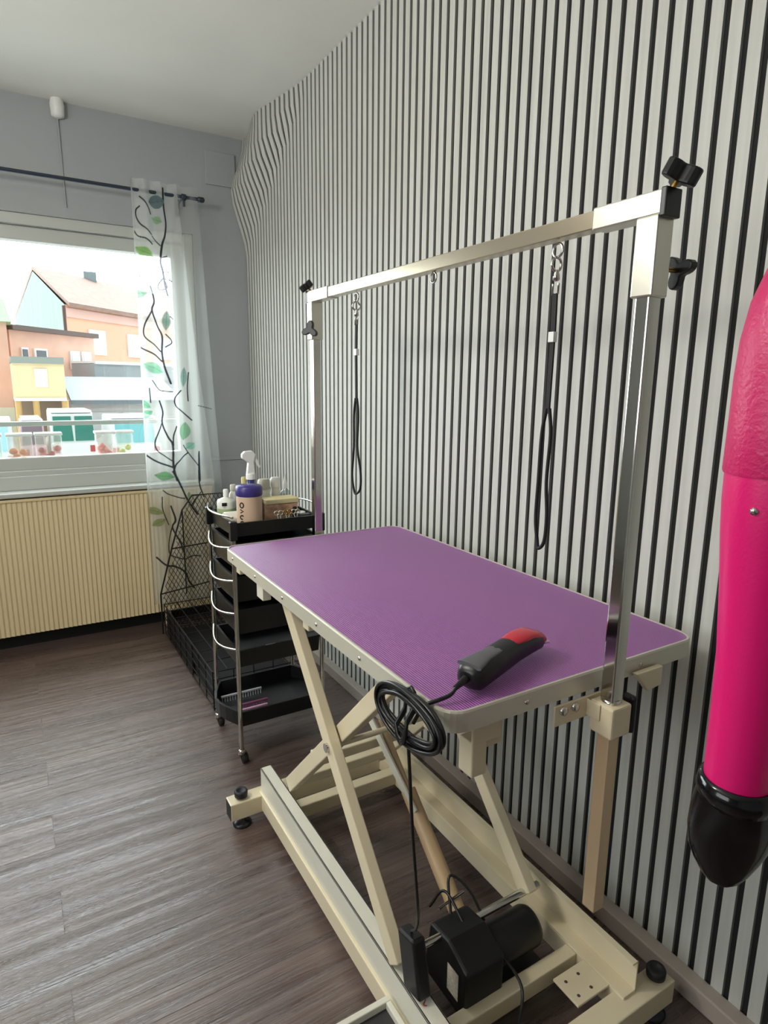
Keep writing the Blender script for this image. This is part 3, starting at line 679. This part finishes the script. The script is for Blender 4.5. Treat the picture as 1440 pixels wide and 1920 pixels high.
# ------------------------------------------------------------------ pink dryer hanging at right
PK = mat('pink_enamel', 'd6116a', .3, bump=(250, .12)); PK2 = mat('pink_leather_enamel', 'c4185f', .38, bump=(170, .6))
dc = V3((.737, .367, 0))
dr = thing('pet_dryer', 'bright pink stand dryer with a black nozzle pointing down, at the right edge', 'dryer', (.737, .367, .80))
DX, DY = .745, .372
MB().lathe((DX, DY, 0), [(.037, .94), (.0385, .96), (.0395, 1.05), (.041, 1.12), (.0465, 1.20), (.053, 1.27), (.0555, 1.31), (.0560, 1.345)], 48).build('barrel', PK, dr)
MB().lathe((DX, DY, 0), [(.0575, 1.341), (.0585, 1.344), (.0580, 1.40), (.058, 1.45), (.056, 1.49), (.050, 1.53), (.038, 1.565), (.020, 1.585), (0, 1.59)], 48).build('motor_housing', PK2, dr)
an = math.atan2(-.85, -.52)
MB().lathe((0, 0, 0), [(.0045, 0), (.004, .002), (0, .003)], 12).build('rivet', chrome, dr)
rv = dr.children[-1]; dirv = Vector((-.993, -.114, 0)).normalized(); rv.location = Vector((DX, DY, 1.305))+dirv*.0553-V3(dr['o']); rv.data.transform(Matrix.Translation(V3(dr['o'])))
rv.rotation_euler = dirv.to_track_quat('Z', 'Y').to_euler()
MB().lathe((DX, DY, 0), [(.030, .925), (.044, .928), (.046, .940), (.044, .955), (.040, .957)], 40).build('nozzle_collar', mat('gloss_black', '08080a', .12), dr)
# flattened nozzle
b = MB(); n = 40; prof = [(.936, .044, .044), (.91, .050, .040), (.885, .052, .034), (.86, .049, .027), (.84, .041, .021), (.82, .030, .016), (.808, .020, .012), (.803, .010, .008)]
vs = []; dv = Vector((.80, -.60, 0)); du = Vector((.60, .80, 0))
for z, ra, rb in prof:
    for k in range(n): a = 2*math.pi*k/n; vs.append(Vector((DX, DY, z))+dv*(ra*math.cos(a))+du*(rb*math.sin(a)))
b.add(vs, [(i*n+k, (i+1)*n+k, (i+1)*n+(k+1) % n, i*n+(k+1) % n) for i in range(len(prof)-1) for k in range(n)], 0, True)
b.add(vs[-n:], [tuple(range(n))[::-1]]); b.build('nozzle', MATS['gloss_black'], dr)
# hose and floor stand, to the right of the dryer
MB().tube(smooth_path([(DX+.05, DY-.03, 1.45), (DX+.14, DY-.09, 1.50), (DX+.23, DY-.15, 1.46), (DX+.27, DY-.17, 1.38)]), .017, 14).build('support_arm', black, dr)
MB().tube([(DX+.27, DY-.17, .04), (DX+.27, DY-.17, 1.42)], .014, 14).build('stand_pole', chrome, dr)
b = MB()
for a in range(5): t = 2*math.pi*a/5+.3; b.tube([(DX+.27, DY-.17, .06), (DX+.27+.2*math.cos(t), DY-.17+.2*math.sin(t), .03)], .012, 10); b.lathe((DX+.27+.2*math.cos(t), DY-.17+.2*math.sin(t), .0), [(.02, 0), (.022, .01), (.02, .03)], 12)
b.build('stand_base', black, dr)

# ------------------------------------------------------------------ trolley
tx0, tx1, ty0, ty1 = .645, .985, 2.115, 2.425
tr = thing('rolling_cart', 'black tiered salon trolley on chrome posts and casters', 'trolley', (.815, 2.27, 0))
for x in (tx0, tx1):
    for y_ in (ty0, ty1): MB().tube([(x, y_, .05), (x, y_, .925)], .0085, 14).build('post', chrome, tr)
def outline(bow, z, ins=0.):
    pts = []
    for i in range(9): t = i/8; pts.append((tx0-ins*0-bow*math.sin(math.pi*t), ty0+(ty1-ty0)*t, z))
    for i in range(9): t = i/8; pts.append((tx1+bow*math.sin(math.pi*t), ty1-(ty1-ty0)*t, z))
    return pts
def tray(z, hgt, name='tray', bow=.004):
    g = -.010; pts = outline(bow, z); n = len(pts); cx, cy_ = (tx0+tx1)/2, (ty0+ty1)/2
    def sc(p, e): return (p[0]+(e if p[0] > cx else -e), p[1]+(e if p[1] > cy_ else -e), p[2])
    vs = [sc(p, g) for p in pts]+[(q[0], q[1], z+hgt) for q in (sc(p, g+.004) for p in pts)]+[(q[0], q[1], z+hgt) for q in (sc(p, g-.004) for p in pts)]+[(q[0], q[1], z+.006) for q in (sc(p, g-.006) for p in pts)]
    fs = [(j*n+i, j*n+(i+1) % n, (j+1)*n+(i+1) % n, (j+1)*n+i) for j in range(3) for i in range(n)]+[tuple(range(n))[::-1], tuple(range(3*n, 4*n))]
    return MB().add(vs, fs, 0).build(name, black, tr)
def rail(z, sag, side):
    pts = []
    for i in range(15):
        t = i/14; x = (tx0-.034*math.sin(math.pi*t)) if side == 0 else (tx1+.034*math.sin(math.pi*t)); pts.append((x, ty0+(ty1-ty0)*t, z-sag*math.sin(math.pi*t)))
    MB().tube(pts, .004, 8).build('side_rail', chrome, tr)
tray(.895, .05)
for i, z in enumerate((.775, .650, .525)): tray(z, .095); rail(z+.085, .02, 0); rail(z+.085, .02, 1)
tray(.395, .065); rail(.47, .02, 0); rail(.47, .02, 1)
tray(.152, .06, bow=.055); rail(.968, .0, 0); rail(.968, 0, 1)
for x in (tx0, tx1):
    for y_ in (ty0, ty1): MB().box((x-.013, y_-.013, .885), (x+.013, y_+.013, .955)).build('corner_block', black, tr, bevel=.004)
for x in (tx0, tx1):
    for y_ in (ty0, ty1):
        c = MB().lathe((x, y_, .048), [(.012, 0), (.013, .004), (.013, .016), (.009, .018)], 14).build('caster', chrome, tr)
        MB().lathe((x+.014, y_+.012, .022), [(.014, -.012), (.021, -.010), (.022, 0), (.021, .010), (.014, .012)], 20, axis='X').build('wheel', rubber, c)
        MB().bar((x+.014, y_+.012, .024), (x+.002, y_, .052), .030, .008).build('fork', chrome, c)

# items on the trolley
zt_ = .9015
lilac = mat('lid_purple', '3a3178', .35); can = mat('tub_cream', 'd6c6b4', .45)
def bottle(name, label, x, y, z, r, hh, mb, mc, capr=.45, caph=.2, cat='bottle', group=None, sx=1, capname='cap'):
    t = thing(name, label, cat, (x, y, z), group)
    MB().lathe((x, y, z), [(r*.92, 0), (r, .004), (r, hh*.68), (r*.92, hh*.76), (r*capr, hh*.84), (r*capr, hh*.88)], 24, sx=sx).build('body', mb, t)
    MB().lathe((x, y, z+hh*.86), [(r*capr*1.15, 0), (r*capr*1.15, hh*caph*.8), (r*capr*.9, hh*caph)], 18).build(capname, mc, t)
    return t
g_b = 'bottles on top of the trolley'
# big wipes tub with purple lid
t = thing('wipes_tub', 'cream tub with purple lid and black lettering at the front of the trolley', 'tub', (.730, 2.183, zt_))
MB().lathe((.730, 2.183, zt_), [(.044, 0), (.046, .004), (.046, .125), (.0445, .13)], 40).build('body', can, t)
MB().lathe((.730, 2.183, zt_+.13), [(.047, 0), (.049, .004), (.049, .03), (.045, .037), (.0, .039)], 40).build('lid', lilac, t)
MB().lathe((.730, 2.183, zt_+.002), [(.0463, 0), (.0463, .125)], 40).build('label_band', mat('label_tan', 'cbb096', .5), t)
# lettering: four dark rounded characters reading up the side
def on_tub(a, z, r=.0468): return (  .730+r*math.cos(a), 2.183+r*math.sin(a), z)
a0 = math.atan2(-2.183, -.730)-.62
b = MB()
b.tube([on_tub(a0+.16*math.cos(u), zt_+.100+.009*math.sin(u)) for u in [2*math.pi*i/16 for i in range(16)]], .0022, 6, closed=True)
for zc_ in (.078,): b.tube([on_tub(a0-.13, zt_+zc_+.006), on_tub(a0+.13, zt_+zc_), on_tub(a0-.13, zt_+zc_-.006)], .002, 6)
for zc_ in (.056, .034): b.tube([on_tub(a0+.15*math.cos(u), zt_+zc_+.007*math.sin(u)) for u in [.6+5*i/12 for i in range(12)]], .0022, 6)
b.build('lettering', blackm, t)
# trigger sprayer
t = thing('spray_bottle', 'white trigger spray bottle standing behind the purple lidded tub', 'bottle', (.779, 2.302, zt_), g_b)
bx, by = .779, 2.302
MB().lathe((bx, by, zt_), [(.033, 0), (.035, .005), (.035, .10), (.028, .135), (.015, .155), (.015, .17)], 24).build('body', mat('bottle_blue', '2c3a72', .35), t)
b = MB().lathe((bx, by, zt_+.17), [(.018, 0), (.018, .022), (.015, .024)], 20)
b.prism([(bx-.016, by-.010, zt_+.192), (bx+.016, by-.010, zt_+.192), (bx+.012, by-.010, zt_+.235), (bx+.020, by-.010, zt_+.265), (bx+.006, by-.010, zt_+.280), (bx-.022, by-.010, zt_+.278), (bx-.034, by-.010, zt_+.268), (bx-.034, by-.010, zt_+.252), (bx-.020, by-.010, zt_+.242), (bx-.010, by-.010, zt_+.235)], (0, .02, 0))
b.build('spray_head', white_pl, t, bevel=.003)
MB().prism([(bx+.012, by-.006, zt_+.262), (bx+.020, by-.006, zt_+.262), (bx+.040, by-.006, zt_+.215), (bx+.034, by-.006, zt_+.212), (bx+.024, by-.006, zt_+.228)], (0, .012, 0)).build('trigger', white_pl, t, bevel=.002)
yel = mat('bottle_pale', 'dfe2c8', .35); wh = mat('bottle_white', 'dddcd2', .35)
t = bottle('squeeze_bottle', 'squat white bottle with green label at the left end of the trolley top', .698, 2.365, zt_, .035, .115, mat('bottle_milk', 'dfe3d6', .4), white_pl, .25, .25, group=g_b)
MB().lathe((.698, 2.365, zt_+.02), [(.0355, 0), (.0355, .035)], 24).build('label_band', mat('label_green', 'a7b988', .5), t)
MB().box((.672, 2.329, zt_+.068), (.690, 2.335, zt_+.080)).build('dark_mark', blackm, t)
bottle('lotion_bottle', 'yellow capped bottle left of the white spray head', .775, 2.375, zt_, .018, .16, yel, mat('cap_yellow', 'c9bd7c', .4), .5, .2, group=g_b)
bottle('lotion_bottle', 'slim grey bottle behind the squat green label bottle', .735, 2.388, zt_, .018, .135, wh, mat('cap_grey', 'b6b3a2', .4), .6, .18, group=g_b)
bottle('lotion_bottle', 'dark blue bottle behind the spray bottle', .812, 2.38, zt_, .016, .12, mat('bottle_blue2', '3a4670', .35), lilac, .6, .2, group=g_b)
bottle('lotion_bottle', 'white bottle with a wide grey cap behind the cardboard box, left of the other', .855, 2.37, zt_, .024, .135, wh, mat('cap_grey', '', .4), .9, .3, group=g_b)
bottle('lotion_bottle', 'white bottle with a white cap behind the cardboard box, right of the other', .905, 2.375, zt_, .02, .14, wh, white_pl, .9, .28, group=g_b)
t = bottle('pump_bottle', 'clear bottle with a pointed nozzle at the right end of the trolley', .948, 2.375, zt_, .02, .13, clear_m, white_pl, .4, .2, group=g_b)
MB().lathe((.948, 2.375, zt_+.135), [(.008, 0), (.004, .02), (.002, .035)], 12).build('nozzle', white_pl, t)
t = thing('white_tub', 'low white tub on the left side of the trolley top', 'tub', (.70, 2.26, zt_))
MB().lathe((.697, 2.262, zt_+.031), [(.026, -.04), (.028, -.036), (.028, .035), (.026, .04)], 24, axis='X').build('body', mat('bottle_white', '', .35), t)
MB().lathe((.697, 2.262, zt_+.031), [(.027, .040), (.028, .041), (.028, .052), (.026, .054)], 24, axis='X').build('lid', yel, t)
t = thing('cardboard_box', 'tan and cream box with picture print on the right of the trolley top', 'box', (.90, 2.31, zt_))
MB().box((.825, 2.26, zt_), (.955, 2.335, zt_+.072)).build('body', mat('box_tan', 'c8a184', .6, var=((45, 45, 45), .35)), t, bevel=.002)
MB().box((.822, 2.257, zt_+.072), (.958, 2.338, zt_+.09)).build('lid', mat('box_lid', 'ddcfa2', .6), t, bevel=.002)
t = thing('white_bottle', 'small white jar with a black lid beside the right end of the box', 'jar', (.955, 2.23, zt_))
MB().lathe((.953, 2.23, zt_), [(.018, 0), (.019, .003), (.019, .038), (.016, .04)], 20).build('body', white_pl, t)
MB().lathe((.93, 2.235, zt_+.0), [(.009, 0), (.009, .055), (.007, .06)], 14).build('cap', blackm, t)
for i in range(3):
    x = .838+i*.034
    t = thing('scissors', ['steel scissors standing nearest the tub with their handle loops up', 'steel scissors standing between two others, handle loops up', 'steel scissors standing farthest right with handle loops up'][i], 'scissors', (x, 2.155, zt_), 'grooming scissors in the trolley tray')
    b = MB()
    for sg in (-1, 1): b.tube(arc((x+sg*.0085, 2.17, zt_+.055), .0085, 0, 2*math.pi, 14, 'XZ')[:-1], .0022, 6, closed=True)
    b.build('handle', [satin, brass, satin][i], t)
    b = MB()
    for sg in (-1, 1): b.bar((x+sg*.007, 2.17, zt_+.047), (x-sg*.002, 2.158, zt_+.002), .004, .003)
    b.build('blade', chrome, t)
t = thing('black_brush', 'small black brush lying at the right end of the trolley top', 'brush', (.945, 2.17, zt_))
MB().box((.915, 2.15, zt_+.025), (.965, 2.18, zt_+.045)).build('head', black, t, bevel=.006)
MB().tube([(.95, 2.165, zt_), (.94, 2.165, zt_+.03)], .006).build('handle', black, t)
# items in lower trays
for i, (x, y_, z, c, lb, l) in enumerate(((.70, 2.15, .159, '8f5f86', 'mauve comb lying nearest the front left post of the bottom tray', .12), (.715, 2.19, .159, 'c79ab5', 'pale pink comb lying in the middle of the bottom tray', .13),
        (.74, 2.23, .159, '7a3e5c', 'dark pink comb lying behind the pale pink one', .11), (.72, 2.33, .159, 'a8a8ac', 'long steel comb at the back of the bottom tray', .17))):
    t = thing('grooming_comb', lb, 'comb', (x, y_, z), 'combs in the bottom tray')
    b = MB().box((x-l/2, y_-.004, z+.020), (x+l/2, y_+.004, z+.028))
    b.build('spine', mat('comb_%d' % i, c, .35), t, bevel=.0015)
    b = MB()
    for k in range(16): xx = x-l/2+.004+k*(l-.008)/15; b.box((xx-.0013, y_-.002, z), (xx+.0013, y_+.002, z+.021))
    b.build('teeth', mat('comb_%d' % i, c), t)
for i, (x, y_, z, lb) in enumerate(((.70, 2.16, .4015, 'small white bottle lying nearest the front left post of the trolley'), (.80, 2.19, .4015, 'white bottle lying in the middle of the open trolley tray'), (.870, 2.17, .4015, 'round white cap bottle at the right of the open tray'))):
    t = thing('small_bottle', lb, 'bottle', (x, y_, z), 'small white bottles in the open trolley tray')
    MB().lathe((x, y_, z+.016), [(.014, -.02), (.015, -.016), (.015, .02), (.007, .028)], 16, axis='X').build('body', white_pl, t)
    MB().lathe((x+.028, y_, z+.016), [(.008, 0), (.008, .014)], 12, axis='X').build('cap', white_pl, t)

# ------------------------------------------------------------------ outside
GZ = -2.0
gm = mat('asphalt', 'b9b7b2', .9, var=((.5, .5, .5), .08))
struct(MB().box((-60, 4.5, GZ-.2), (90, 120, GZ)).build('ground', gm))
brick = mat('orange_brick', 'dfb29c', .8, var=((1.2, 1.2, 1.2), .08)); brick2 = mat('pale_orange_render', 'dfb295', .8)
yelm = mat('yellow_render', 'e2cda2', .8); greenm = mat('green_cladding', '6c8277', .7, var=((3, 3, .2), .12)); roofm = mat('roof_tiles', '8f7467', .8, var=((2, 2, 6), .15))
whitef = mat('white_frame', 'e4e6e8', .5); darkg = mat('dark_glass', '4a4f52', .1); greyroof = mat('grey_roof', '6a7278', .6); brown = mat('dark_fascia', '5d4b44', .7)
greenroof = mat('green_roof', '8fae83', .7)
def wall_q(b, p, q, z0, z1, mi=0, depth=8., off=0.):
    """box with its visible face from p to q"""
    p = Vector((*p, 0)); q = Vector((*q, 0)); d = (q-p).normalized(); nrm = Vector((-d.y, d.x, 0))
    p = p-nrm*off; q = q-nrm*off
    v = [(c.x, c.y, z) for z in (z0, z1) for c in (p, q, q+nrm*depth, p+nrm*depth)]
    b.add(v, [(0, 3, 2, 1), (4, 5, 6, 7), (0, 1, 5, 4), (1, 2, 6, 5), (2, 3, 7, 6), (3, 0, 4, 7)], mi); return b
def on_face(b, p, q, t0, t1, z0, z1, mi=0, th=.12, off=.06):
    p = Vector((*p, 0)); q = Vector((*q, 0)); a = p.lerp(q, t0); c = p.lerp(q, t1); wall_q(b, (a.x, a.y), (c.x, c.y), z0, z1, mi, th, off); return b
def win_on(parent, p, q, t0, t1, z0, z1, glass=None, offs=.08):
    f = on_face(MB(), p, q, t0, t1, z0, z1, 0, .14, offs).build('window', whitef, parent)
    dt = (t1-t0)*.12; dz = (z1-z0)*.1
    on_face(MB(), p, q, t0+dt, t1-dt, z0+dz, z1-dz, 0, .05, offs+.02).build('pane', glass or darkg, f)
# gabled block
G1, G2 = Vector((3.63, 45)), Vector((1.175, 59.3)); dv2 = Vector((.715, .70))*26; ez, rz = 6.05, 8.85
ga = thing('apartment_building', 'tall brick apartment house with green gable end and tiled roof', 'building', (6, 55, GZ))
mid = (G1+G2)/2
b = MB(); A_, B_, C_, D_ = G1, G2, G2+dv2, G1+dv2
b.add([(*p, GZ) for p in (A_, D_, C_, B_)]+[(*p, ez) for p in (A_, D_, C_, B_)], [(0, 1, 5, 4), (1, 2, 6, 5), (2, 3, 7, 6), (4, 5, 6, 7)], 0)
b.build('wall', brick2, ga)
b = MB().add([(*A_, GZ), (*B_, GZ), (*B_, ez), (*mid, rz), (*A_, ez)], [(0, 4, 3, 2, 1)]); b.build('gable_end', greenm, ga)
up_ = Vector((0, 0, .15)); ov = Vector((.25, -.3, -.15))
rfp = [Vector((*A_, ez))+ov, Vector((*mid, rz+.1)), Vector((*(mid+dv2), rz+.1)), Vector((*D_, ez))+ov]
b = MB().prism(rfp, (0, 0, .25)); rfp2 = [Vector((*B_, ez)), Vector((*mid, rz+.1)), Vector((*(mid+dv2), rz+.1)), Vector((*C_, ez))]; b.prism(rfp2, (0, 0, .25)); b.build('roof', roofm, ga)
cc = Vector((*mid, 0)).lerp(Vector((*(mid+dv2), 0)), .22)
MB().box((cc.x-.45, cc.y-.4, rz-.6), (cc.x+.45, cc.y+.4, rz+.85)).build('chimney', mat('chimney_grey', '8b9a9e', .7), ga)
on_face(MB(), A_, D_, 0, 1, ez-.75, ez-.2, 0, .1, .1).build('fascia', mat('fascia_pink', 'd8b0a4', .7), ga)
MB().tube([(A_.x-.05, A_.y-.12, GZ), (A_.x-.05, A_.y-.12, ez-.1)], .1, 8).build('drainpipe', brown, ga)
for k, z in enumerate((3.1, .3)):
    for j in range(5): win_on(ga, A_, D_, .075+j*.15, .135+j*.15, z, z+1.6, mat('pale_glass', 'c8d4dc', .2))
# flat-roofed brick block
fb = thing('flat_roof_building', 'orange brick block with flat dark edged roof in front of the gabled house', 'building', (3, 38, GZ))
p, q = Vector((.39, 35)), Vector((4.49, 39.2))
wall_q(MB(), p, q, GZ, 3.75, 0, 6).build('wall', brick, fb)
wall_q(MB(), p-(q-p)*.01, q+(q-p)*.01, 3.72, 3.95, 0, 6.3, .3).build('roof_edge', brown, fb)
for t0, t1, z0, z1, gl in ((.10, .17, 2.1, 2.95, darkg), (.24, .38, 2.05, 2.95, darkg), (.66, .78, 2.0, 2.95, None), (.81, .93, 2.0, 2.95, None), (.72, .84, .2, 1.1, None), (.90, 1.0, .1, 1.1, None)):
    win_on(fb, p, q, t0, t1, z0, z1, gl or MATS['pale_glass'])
# left block
lb_ = thing('green_roof_building', 'orange block with a green roof at the left edge of the window view', 'building', (-3, 34, GZ))
wall_q(MB(), (-9, 33), (.30, 33), GZ, 3.95, 0, 5).build('wall', brick, lb_)
wall_q(MB(), (-9, 33), (.30, 33), GZ, .2, 0, .2, .02).build('plinth', mat('pale_render', 'd9d6bd', .8), lb_)
MB().add([(-9.2, 32.7, 3.9), (.5, 32.7, 3.9), (.5, 38, 3.9), (-9.2, 38, 3.9), (-9, 34.5, 5.0), (.3, 34.5, 5.0), (.3, 38, 5.0), (-9, 38, 5.0)], [(0, 1, 5, 4), (1, 2, 6, 5), (4, 5, 6, 7), (0, 3, 2, 1), (3, 0, 4, 7)]).build('roof', greenroof, lb_)
# yellow block on posts
yb = thing('yellow_building', 'yellow rendered block on posts with one white window', 'building', (1.2, 29, GZ))
p, q = Vector((.27, 28.3)), Vector((2.08, 28.3))
wall_q(MB(), p, q, .72, 2.1, 0, 4).build('wall', yelm, yb)
wall_q(MB(), p, q, 2.05, 2.3, 0, 4.2, .15).build('roof_edge', mat('roof_edge_grey', '8d938b', .7), yb)
wall_q(MB(), p, q, .62, .74, 0, 4.1, .08).build('floor_edge', whitef, yb)
win_on(yb, p, q, .42, .66, 1.15, 1.85, mat('white_blind', 'eef2f2', .5))
for t in (.06, .40, .97): a = p.lerp(q, t); MB().tube([(a.x, a.y+.1, GZ), (a.x, a.y+.1, .65)], .12, 10).build('pillar', mat('pillar_yellow', 'c9a468', .7), yb)
wall_q(MB(), p+Vector((0, 3)), q+Vector((0, 3)), GZ, .65, 0, .3).build('back_wall', mat('back_wall_tan', 'a58f78', .8), yb)
# garage
gr = thing('garage', 'low white garage with grey metal roof right of the yellow block', 'building', (4, 30, GZ))
p, q = Vector((2.35, 29.5)), Vector((6.6, 29.5))
wall_q(MB(), p, q, GZ, .52, 0, 3.5).build('wall', mat('garage_wall', 'aaa6a3', .7, var=((.8, .8, .3), .05)), gr)
MB().add([(2.3, 29.2, .45), (6.8, 29.2, .45), (6.8, 33.5, 1.45), (2.3, 33.5, 1.45), (2.3, 29.2, .62), (6.8, 29.2, .62), (6.8, 33.5, 1.6), (2.3, 33.5, 1.6)], [(0, 3, 2, 1), (4, 5, 6, 7), (0, 1, 5, 4), (1, 2, 6, 5), (2, 3, 7, 6), (3, 0, 4, 7)]).build('roof', greyroof, gr)
for t0, t1 in ((.12, .42), (.46, .76)): on_face(MB(), p, q, t0, t1, GZ, .1, 0, .08, .05).build('garage_door', mat('garage_door', 'b2b2b2', .6), gr)
ow = thing('white_annex', 'pale grey annex with window bands above the garage roof', 'building', (6, 37, GZ))
p, q = Vector((4.0, 35.5)), Vector((9, 38))
wall_q(MB(), p, q, GZ, 2.3, 0, 2).build('wall', mat('annex_wall', '9aa2a6', .7), ow)
wall_q(MB(), p, q, 2.25, 2.4, 0, 2.2, .12).build('roof_edge', whitef, ow)
wall_q(MB(), p, q, 1.35, 1.45, 0, .2, .08).build('ledge', greyroof, ow)
# vehicles
def vehicle(label, x0, x1, y, zr, col, glass, split=False, L=4.4):
    z0 = GZ+.30; t = thing('van' if split else 'car', label, 'van' if split else 'car', ((x0+x1)/2, y+L/2, GZ))
    m = mat('paint_'+col, col, .3); W_ = x1-x0; zh = zr-GZ; zb = GZ+zh*.55; i_ = W_*.05
    b = MB()
    pr_ = [(y, z0), (y, zb), (y+.12, zb+.05), (y+.3, zr-.06), (y+.55, zr), (y+L*.62, zr), (y+L*.78, zb+.05), (y+L-.1, zb-.1), (y+L, z0)]
    n = len(pr_); vs = []
    for sx_ in (0, 1):
        for yy, z in pr_:
            ins = i_ if z > zb+.02 else 0
            vs.append(((x0+ins if sx_ == 0 else x1-ins), yy, z))
    b.add(vs, [tuple(range(n))[::-1], tuple(range(n, 2*n))]+[(i, (i+1) % n, n+(i+1) % n, n+i) for i in range(n)]); b.build('body', m, t)
    gm_ = mat('glass_'+glass, glass, .1)
    xs = [(x0+W_*.07, x0+W_*.49), (x0+W_*.53, x0+W_*.95)] if split else [(x0+W_*.1, x0+W_*.9)]
    for a, c in xs: MB().prism([(a, y+.10, zb+.08), (c, y+.10, zb+.08), (c-W_*.02, y+.24, zr-.14), (a+W_*.02, y+.24, zr-.14)], (0, .06, 0)).build('window', gm_, t)
    MB().box((x0+.1, y+.3, zr-.02), (x1-.1, y+2.6, zr+.05)).build('roof_rack', whitef, t)
    for x in (x0+.1, x1-.3):
        for yy in (y+.8, y+L-.8): MB().lathe((x, yy, GZ+.32), [(.32, 0), (.32, .2)], 20, axis='X').build('wheel', rubber, t)
    for a in (x0+.05, x1-.25): MB().box((a, y-.03, zb-.3), (a+.2, y+.02, zb-.08)).build('tail_light', mat('tail_red', 'a33a38', .4), t)
    MB().box((x0+.05, y-.08, z0), (x1-.05, y+.03, z0+.25)).build('bumper', greyroof, t)
vehicle('pale van with two dark green rear windows parked in the yard', 1.16, 2.62, 24, .35, 'd5dbd6', '2c7464', True, L=4.0)
vehicle('pale car with light blue rear window at the left edge of the yard', -1.4, .12, 22.5, .15, 'cfdfe4', '9cc8d6')
vehicle('pale car with turquoise rear window parked behind the curtain edge', 3.05, 4.75, 24, .12, 'd8dedd', '6fb3b8')
vehicle('small pink and white car parked below the yellow block', .27, 1.08, 25.0, .05, 'dcb6bd', '7c6c72', L=2.4)
for o in list(bpy.data.objects):
    if 'o' in o: del o['o']
